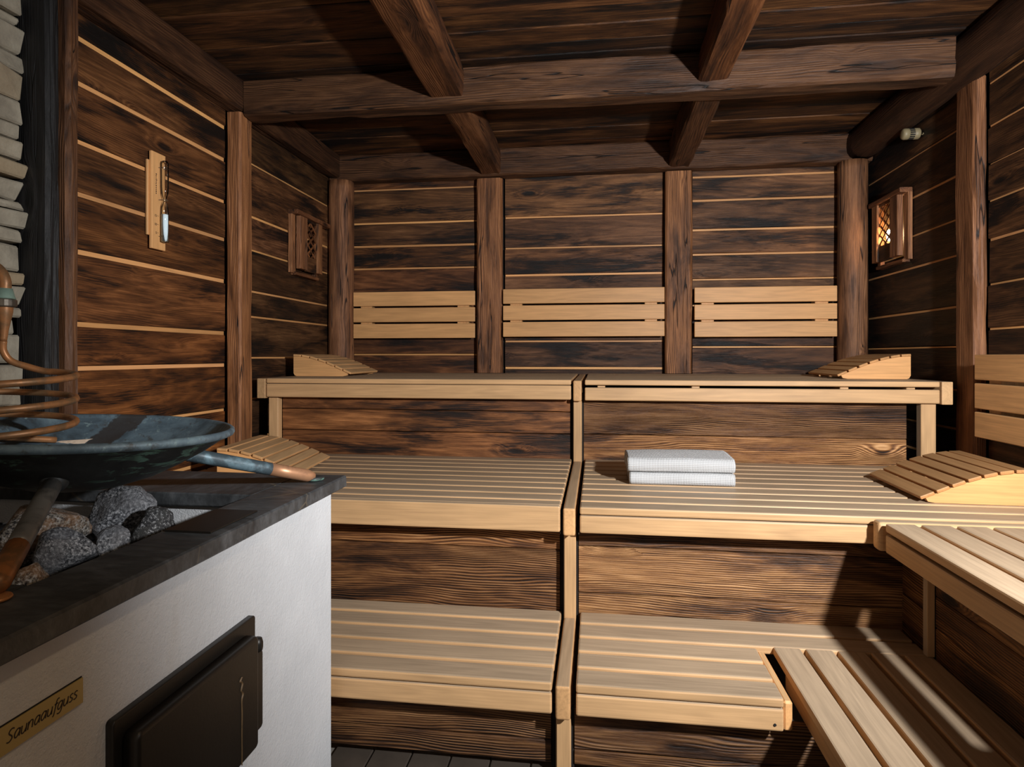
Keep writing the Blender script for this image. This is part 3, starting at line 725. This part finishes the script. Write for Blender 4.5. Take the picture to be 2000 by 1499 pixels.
# brass sign with engraved lettering
sign = thing('sign', 'brass plate reading Saunaaufguss on the white stove face', 'sign', None, (XS, .81, .747))
box('plate', sign, (XS+.0005, XS+.004), (.741, .881), (.7275, .7665), 'Y', 'brass', .0006, 1)
box('backing', sign, (XS+.0001, XS+.0012), (.7405, .8815), (.7265, .7685), 'Y', 'soot', .0002, 1)
G = {
 'a': ([[(.74, .80), (.55, .99), (.30, .95), (.08, .65), (.06, .28), (.22, .03), (.45, .10), (.72, .55)], [(.74, 1.0), (.74, .5), (.76, 0)]], .98),
 'u': ([[(.04, 1.0), (.03, .45), (.10, .10), (.30, .0), (.52, .14), (.70, .50)], [(.70, 1.0), (.70, .5), (.70, 0)]], .95),
 'n': ([[(.04, 1.0), (.04, .5), (.04, 0)], [(.05, .55), (.25, .92), (.48, 1.0), (.66, .85), (.68, .5), (.68, 0)]], .95),
 'f': ([[(.78, 1.52), (.58, 1.58), (.40, 1.40), (.33, 1.0), (.25, .2), (.16, -.32), (.0, -.46)], [(.08, 1.0), (.35, 1.0), (.66, 1.0)]], .66),
 'g': ([[(.74, .80), (.55, .99), (.30, .95), (.08, .65), (.06, .28), (.22, .05), (.45, .12), (.72, .55)], [(.74, 1.0), (.74, .5), (.72, -.1), (.55, -.42), (.28, -.48), (.02, -.38)]], .98),
 's': ([[(.60, .90), (.38, 1.0), (.14, .88), (.14, .66), (.36, .48), (.54, .32), (.48, .08), (.24, .0), (.0, .10)]], .74),
 'S': ([[(.88, 1.34), (.62, 1.48), (.30, 1.38), (.18, 1.10), (.36, .84), (.62, .62), (.72, .32), (.52, .06), (.24, .0), (.0, .14)]], 1.02)}
px = .7515; em = .01085
for ch in 'Saunaaufguss':
    strokes, adv = G[ch]; v = []; f = []
    for st in strokes:
        P = catmull([(a+.20*b, b, 0) for a, b in st], 5); b0 = len(v)
        for i, p in enumerate(P):
            tg = (P[min(i+1, len(P)-1)]-P[max(i-1, 0)]).normalized(); nn = Vector((-tg.y, tg.x, 0))*.080
            for q, dz in ((p+nn, 0), (p-nn, 0), (p+nn, 1), (p-nn, 1)):
                v.append((XS+.0039+.0005*dz-sign.location[0], px+q.x*em-sign.location[1], .7415+q.y*em-sign.location[2]))
        for i in range(len(P)-1):
            a = b0+i*4; c = a+4
            f += [(a+2, a+3, c+3, c+2), (a, a+2, c+2, c), (a+3, a+1, c+1, c+3)]
    new('letter', mk('letter', v, f), 'ink', sign); px += adv*em

# sauna stones in the pit
def stone(label, c, r, mat, seed, flat=.0):
    bm = bmesh.new(); bmesh.ops.create_icosphere(bm, subdivisions=4, radius=1)
    rr = random.Random(seed); pl = []
    for _ in range(11):
        d = Vector((rr.gauss(0, 1), rr.gauss(0, 1), rr.gauss(0, 1))).normalized(); pl.append((d, rr.uniform(.62, .86)))
    for q in bm.verts:
        p = q.co.copy()
        for d, k in pl:
            e = p.dot(d)-k
            if e > 0: p -= d*e*.9
        p *= 1+noise.noise(p*2.2+Vector((seed, 0, 0)))*.10+noise.noise(p*7+Vector((0, seed, 0)))*.035
        q.co = Vector((p.x*r[0], p.y*r[1], p.z*r[2]))
    me = bpy.data.meshes.new('sauna_stone'); bm.to_mesh(me); bm.free()
    zmin = min(q.co.z for q in me.vertices)
    return tag(new('sauna_stone', me, mat, None, (c[0], c[1], c[2]-zmin), (0, 0, rr.uniform(-.5, .5)), True), label, 'stone')
GZ = .7955
stone('big rust stained grey stone behind the copper leg in the stove pit', (-1.285, 1.295, GZ), (.100, .105, .070), 'brownrock', 11)
stone('large grey granite stone in the middle of the stove pit', (-1.185, 1.435, GZ), (.085, .075, .074), 'granite', 24)
stone('grey speckled stone in front of the big rusty stone, near the slate rim', (-1.122, 1.185, GZ), (.066, .062, .056), 'granite', 35)
stone('small grey stone between the granite stone and the slate rim', (-1.082, 1.280, GZ), (.034, .040, .045), 'granite', 47)
stone('dark smooth stone tucked under the slate rim near the cover plate', (-1.065, 1.39, GZ), (.052, .065, .058), 'darkrock', 52)
stone('small reddish stone at the front of the stove pit', (-1.078, 1.070, GZ), (.034, .038, .042), 'brownrock', 63)
stone('small blackish stone at the front left of the stove pit', (-1.145, 1.06, GZ), (.034, .040, .038), 'granite', 78)

# ================================================================== COPPER BOWL ON LEGS
BC = Vector((-1.1635, 1.279, 1.109)); BR = .3184
bowl = thing('copper_bowl', 'shallow blue green patinated copper bowl on three pipe legs', 'bowl', None, tuple(BC))
TI = Matrix.Rotation(.0425, 4, 'Y') @ Matrix.Rotation(-.0222, 4, 'X')
ins = [(0, -.132), (.05, -.130), (.10, -.121), (.16, -.100), (.21, -.075), (.26, -.045), (.297, -.018), (.306, -.008)]
lip = [(.306, -.008), (.310, -.001), (.316, .001), (.3215, -.003), (.323, -.009), (.320, -.015), (.314, -.018)]
outp = [(.314, -.018), (.300, -.024), (.262, -.052), (.212, -.082), (.162, -.108), (.102, -.129), (.05, -.138), (0, -.140)]
o = new('basin', lathe(ins, 72), 'patina', bowl, None, None, True); o.matrix_local = TI; lab(o, 'blue patina inside with a dark brown streak')
o = new('rim', lathe(lip, 72), 'patina', bowl, None, None, True); o.matrix_local = TI
o = new('underside', lathe(outp, 72), 'patina_dark', bowl, None, None, True); o.matrix_local = TI; lab(o, 'blackened outside with green flecks')
for me in (o.data,): pass
F = [Vector((-.826, 1.748, .9)), Vector((-.907, .835, .9))]
F.append(Vector((BC.x*3-F[0].x-F[1].x, BC.y*3-F[0].y-F[1].y, .9)))
F[2].z = .9
for k, ft in enumerate(F):
    d = (ft-Vector((BC.x, BC.y, .9))); top = Vector((BC.x, BC.y, 0))+Vector((d.x, d.y, 0))*(.34 if k == 0 else .40)
    top.z = 1.03 if k == 0 else 1.02
    low = ft+Vector((0, 0, .0142)); A = [top+(low-top)*t for t in (0, .25, .5, .62, .66)]; Bp = [top+(low-top)*t for t in (.655, .8, .95, 1.0)]
    loc = lambda P: [p-BC for p in P]
    lg = new('leg', tube(loc(A), .0175, 14), 'pipe_patina' if k == 0 else 'pipe_grey', bowl, None, None, True)
    tp = new('leg_tip', tube(loc(Bp), [.0178, .0178, .0178, .012], 14), 'bright_copper' if k == 0 else 'rust', lg, None, None, True)
    fp = lathe([(0, -.0065), (.022, -.0065), (.0235, -.004), (.022, -.001), (0, 0)] if k else [(0, -.008), (.012, -.008), (.0175, -.005), (.0185, 0), (.016, .004), (0, .005)], 24)
    o = new('foot', fp, 'patina_dark' if k == 0 else 'copper', lg, low-BC+Vector((.006, -.004, -.0065) if k else (.004, .006, -.0055)), (0, 0, math.atan2(d.y, d.x)), True); o.scale = (1, 1, .95) if k else (1.5, .95, 1)
    cl = new('weld_collar', tube(loc([top-(low-top).normalized()*.012, top, top+(low-top).normalized()*.012]), [.026, .024, .0185], 14), 'patina_dark' if k else 'pipe_patina', lg, None, None, True)
v = []; f = []
for i in range(9):
    u = i/8.
    for j in range(3): v.append((-.190+.052*u+R.uniform(-.002, .002)+(j-1)*.006, .134+.046*u+(j-1)*.008, -.0595+(j == 1)*R.uniform(.002, .006)+(j-1)*.005))
f = [(i*3+j, i*3+j+1, i*3+j+4, i*3+j+3) for i in range(8) for j in range(2)]
o = new('crust', mk('crust', v, f), 'debris', bowl); lab(o, 'pale limescale crust at the end of the coil')

# ================================================================== COPPER COIL
CC = Vector((-1.285, 1.20, 0)); CR = .135
coil = thing('copper_coil', 'tarnished copper pipe coil hanging into the blue bowl', 'pipe', None, (CC.x, CC.y, 1.1))
PT = .0525; H = []; a0 = math.radians(140); n = int(3.0*36)
for i in range(n+1):
    a = a0-2*PI*i/36.; H.append(Vector((CC.x+CR*math.cos(a), CC.y+CR*math.sin(a), 1.2395-PT*(i/36.))))
fx, fy = -1.372, 1.292
lead = [Vector((fx, fy, 1.374)), Vector((fx-.001, fy, 1.340)), Vector((fx-.004, fy, 1.305)), Vector((fx-.006, fy+.002, 1.282)), Vector((fx+.004, fy+.012, 1.258)), Vector((fx+.035, fy+.030, 1.243))]
body = catmull(lead[2:]+H[4:6], 6)[:-1]+H[5:]
end = [Vector((-1.381, 1.34, 1.071)), Vector((-1.352, 1.41, 1.058))]
body += catmull([H[-1], *end], 4)[1:]
L0 = Vector(coil.location)
new('spiral', tube([p-L0 for p in body], .0078, 14), 'copper', coil, None, None, True)
fun = catmull([Vector((fx, fy, 1.386)), *lead[:3]], 4)
new('reducer', tube([p-L0 for p in fun], [.0165, .0165, .0163, .016, .0158, .0148, .0132, .0115, .010, .0088, .0080, .0075, .0072], 16), 'copper', coil, None, None, True)
new('clamp', tube([p-L0 for p in (Vector((fx, fy, 1.384)), Vector((fx, fy, 1.387)), Vector((fx, fy, 1.401)), Vector((fx, fy, 1.404)))], [.019, .0235, .0235, .019], 20), 'fitting', coil)
new('collar', tube([p-L0 for p in (Vector((fx, fy, 1.404)), Vector((fx, fy, 1.410)), Vector((fx, fy, 1.428)))], [.0215, .019, .0150], 20), 'verdigris', coil, None, None, True)
elb = catmull([Vector((fx, fy, 1.426)), Vector((fx, fy, 1.446)), Vector((fx-.012, fy, 1.468)), Vector((fx-.036, fy, 1.482)), Vector((fx-.10, fy+.01, 1.486)), Vector((fx-.30, fy+.05, 1.486)), Vector((-1.905, fy+.10, 1.486))], 6)
new('supply_pipe', tube([p-L0 for p in elb], .0125, 16), 'copper', coil, None, None, True)

# ================================================================== SAND TIMER
tm = thing('sand_timer', 'wall mounted sand timer with pale blue sand on a light wood board', 'timer', None, (XL+.02, 2.54, 1.96))
box('board', tm, (XL+.012, XL+.026), (2.497, 2.586), (1.742, 2.170), 'Z', 'pale', .003, 2)
box('standoff', tm, (XL+.002, XL+.0125), (2.488, 2.53), (1.80, 2.13), 'Z', 'pale', .002, 1)
tx, ty = XL+.0445, 2.555
gp = [(.0125, -.185), (.0125, -.06), (.011, -.03), (.0035, -.002), (.0035, .002), (.011, .03), (.0125, .06), (.0125, .165), (.009, .175), (0, .178)]
new('glass_tube', lathe([(0, -.188), (.009, -.186)]+gp, 20), 'glass', tm, rel((tx, ty, 1.962), tm), None, True).scale = (1.3, 1.3, 1)
new('sand', lathe([(0, -.184), (.0105, -.182), (.0112, -.178), (.0112, -.066), (.0105, -.062), (0, -.060)], 20), 'sand', tm, rel((tx, ty, 1.962), tm), None, True).scale = (1.3, 1.3, 1)
for zc in (1.962, 2.105, 1.80):
    new('wire_clip', tube([rel((XL+.027, ty-.016, zc), tm), rel((XL+.050, ty-.013, zc+.002), tm), rel((XL+.054, ty, zc+.003), tm), rel((XL+.050, ty+.013, zc+.002), tm), rel((XL+.027, ty+.016, zc), tm)], .0013, 6), 'fitting', tm)
def numeral(txt, y, zc, size):
    cu = bpy.data.curves.new('numeral', 'FONT'); cu.body = txt; cu.size = size; cu.align_x = 'RIGHT'; cu.extrude = .0003
    ob = bpy.data.objects.new('tmp', cu); COL.objects.link(ob); dg = bpy.context.evaluated_depsgraph_get()
    me = bpy.data.meshes.new_from_object(ob.evaluated_get(dg)); bpy.data.objects.remove(ob)
    me.materials.clear()
    new('numeral', me, 'ink', tm, rel((XL+.0265, y, zc), tm), (PI/2, 0, PI/2))
for txt, zc in (('15', 1.890), ('10', 1.852), ('5', 1.815)):
    numeral(txt, 2.528, zc-.006, .015)
    box('tick', tm, (XL+.0258, XL+.0266), (2.530, 2.540), (zc-.0007, zc+.0007), 'Y', 'ink', .0001, 1)
for i in range(11):
    z0 = 1.985+i*.0085; box('lettering', tm, (XL+.0258, XL+.0264), (2.522, 2.522+R.uniform(.004, .008)), (z0, z0+R.uniform(.004, .0065)), 'Y', 'ink', .0001, 1)

# ================================================================== LATTICE SHADES
def lattice(label, side, y0, y1, z0, z1, lit):
    """side -1 left wall, +1 right wall; wooden frame stands off the wall with a diagonal lattice"""
    wx = XL if side < 0 else XR; s = -side
    t = thing('lattice_lamp', label, 'lamp', None, (wx, (y0+y1)/2, z0))
    def X(a, b): return tuple(sorted((wx+s*a, wx+s*b)))
    k = (1.5, 1.15, .98)
    rough('side_bar', t, X(.003, .028), (y0, y0+.05), (z0, z1-.012), 'Z', 'hewn', .002, .001, 8, (2.2, 1.75, 1.45))
    rough('side_bar', t, X(.029, .062), (y0+.055, y0+.15), (z0+.03, z1-.014), 'Z', 'hewn', .002, .001, 8, k)
    rough('side_bar', t, X(.029, .062), (y1-.07, y1), (z0+.03, z1-.014), 'Z', 'hewn', .002, .001, 8, (1.9, 1.5, 1.2))
    rough('side_bar', t, X(.003, .028), (y1-.045, y1), (z0, z1-.012), 'Z', 'hewn', .002, .001, 8, k)
    rough('top_bar', t, X(.003, .07), (y0+.005, min(y1+.12, 4.285)), (z1-.012, z1+.016), 'Y', 'hewn', .003, .002, 8, (1.2, .85, .68))
    rough('bottom_bar', t, X(.005, .045), (y0+.03, y1-.02), (z0-.014, z0+.006), 'Y', 'hewn', .003, .002, 8, (1.3, .95, .75))
    ya, yb, za, zb = y0+.15, y1-.07, z0+.125, z1-.030
    rough('panel', t, X(.040, .05), (ya, yb), (z0+.025, za), 'Y', 'dark', .001, .0005, 4, (.9, .75, .7))
    rough('panel', t, X(.040, .05), (ya, yb), (zb, z1-.013), 'Y', 'dark', .001, .0005, 4, (.9, .75, .7))
    w, h = yb-ya, zb-za; kx = 0
    KS, ST = .75, .080
    for d in (1, -1):
        off = -h/KS
        while off < w:
            # diagonal line y = off + tt (d=1) or mirrored, clipped to the window
            p0 = max(0, off); p1 = min(w, off+h/KS)
            if p1-p0 > .015:
                q0, q1 = (p0-off)*KS, (p1-off)*KS
                A = (ya+p0, za+q0) if d > 0 else (yb-p0, za+q0); Bq = (ya+p1, za+q1) if d > 0 else (yb-p1, za+q1)
                ln = math.hypot(Bq[0]-A[0], Bq[1]-A[1]); an = math.atan2(Bq[1]-A[1], Bq[0]-A[0])
                o = new('lattice_strip', bevbox(ln, .003, .0135, .0006, 1, 'hewn'), None, t)
                xx = wx+s*(.0435 if d > 0 else .047)
                o.matrix_local = Matrix.Translation((xx-t.location[0], (A[0]+Bq[0])/2-t.location[1], (A[1]+Bq[1])/2-t.location[2])) @ Matrix.Rotation(PI/2, 4, 'Z') @ Matrix.Rotation(-an, 4, 'Y')
                o.color = (1.6, 1.1, .8, 1)
            off += ST
    if lit:
        box('glow_reflector', t, X(.004, .008), (y0+.06, y1-.05), (z0+.03, z1-.015), 'Z', 'cream', .001, 1)  # pale reflector added so the bulb's glow fills the lattice
        o = new('bulb', lathe([(0, -.035), (.012, -.03), (.0145, -.01), (.0145, .01), (.012, .03), (0, .035)], 14), 'bulb', t, rel((wx+s*.024, (ya+yb)/2+.005, za+.055), t), None, True)
    return t
lattice('unlit wooden lattice shade on the left wall beside the log post', -1, 3.760, 4.135, 1.805, 2.190, False)
lattice('glowing wooden lattice lamp on the right wall beside the log post', 1, 3.862, 4.255, 1.828, 2.226, True)

# temperature sensor
sn = thing('temperature_sensor', 'small cream slotted sensor high on the right wall under the beam', 'sensor', None, (XR, 3.775, 2.515))
prof = [(0, 0), (.012, .0), (.026, .004), (.031, .010), (.031, .032), (.0285, .034), (.0285, .062), (.031, .064), (.031, .084), (.027, .092), (.018, .095), (0, .096)]
new('housing', lathe(prof, 28), 'cream', sn, (-.006, 0, 0), (0, -PI/2, 0), True)
for k in range(16):
    a = 2*PI*k/16; o = new('slot', bevbox(.026, .0075, .002, .0005, 1, 'soot'), None, sn)
    o.matrix_local = Matrix.Translation((-.054, 0, 0)) @ Matrix.Rotation(a, 4, 'X') @ Matrix.Translation((0, 0, .0288))
new('hook', tube([(-.004, -.02, -.012), (.0, -.028, -.014), (-.006, -.036, -.010)], .003, 8), 'cream', sn)
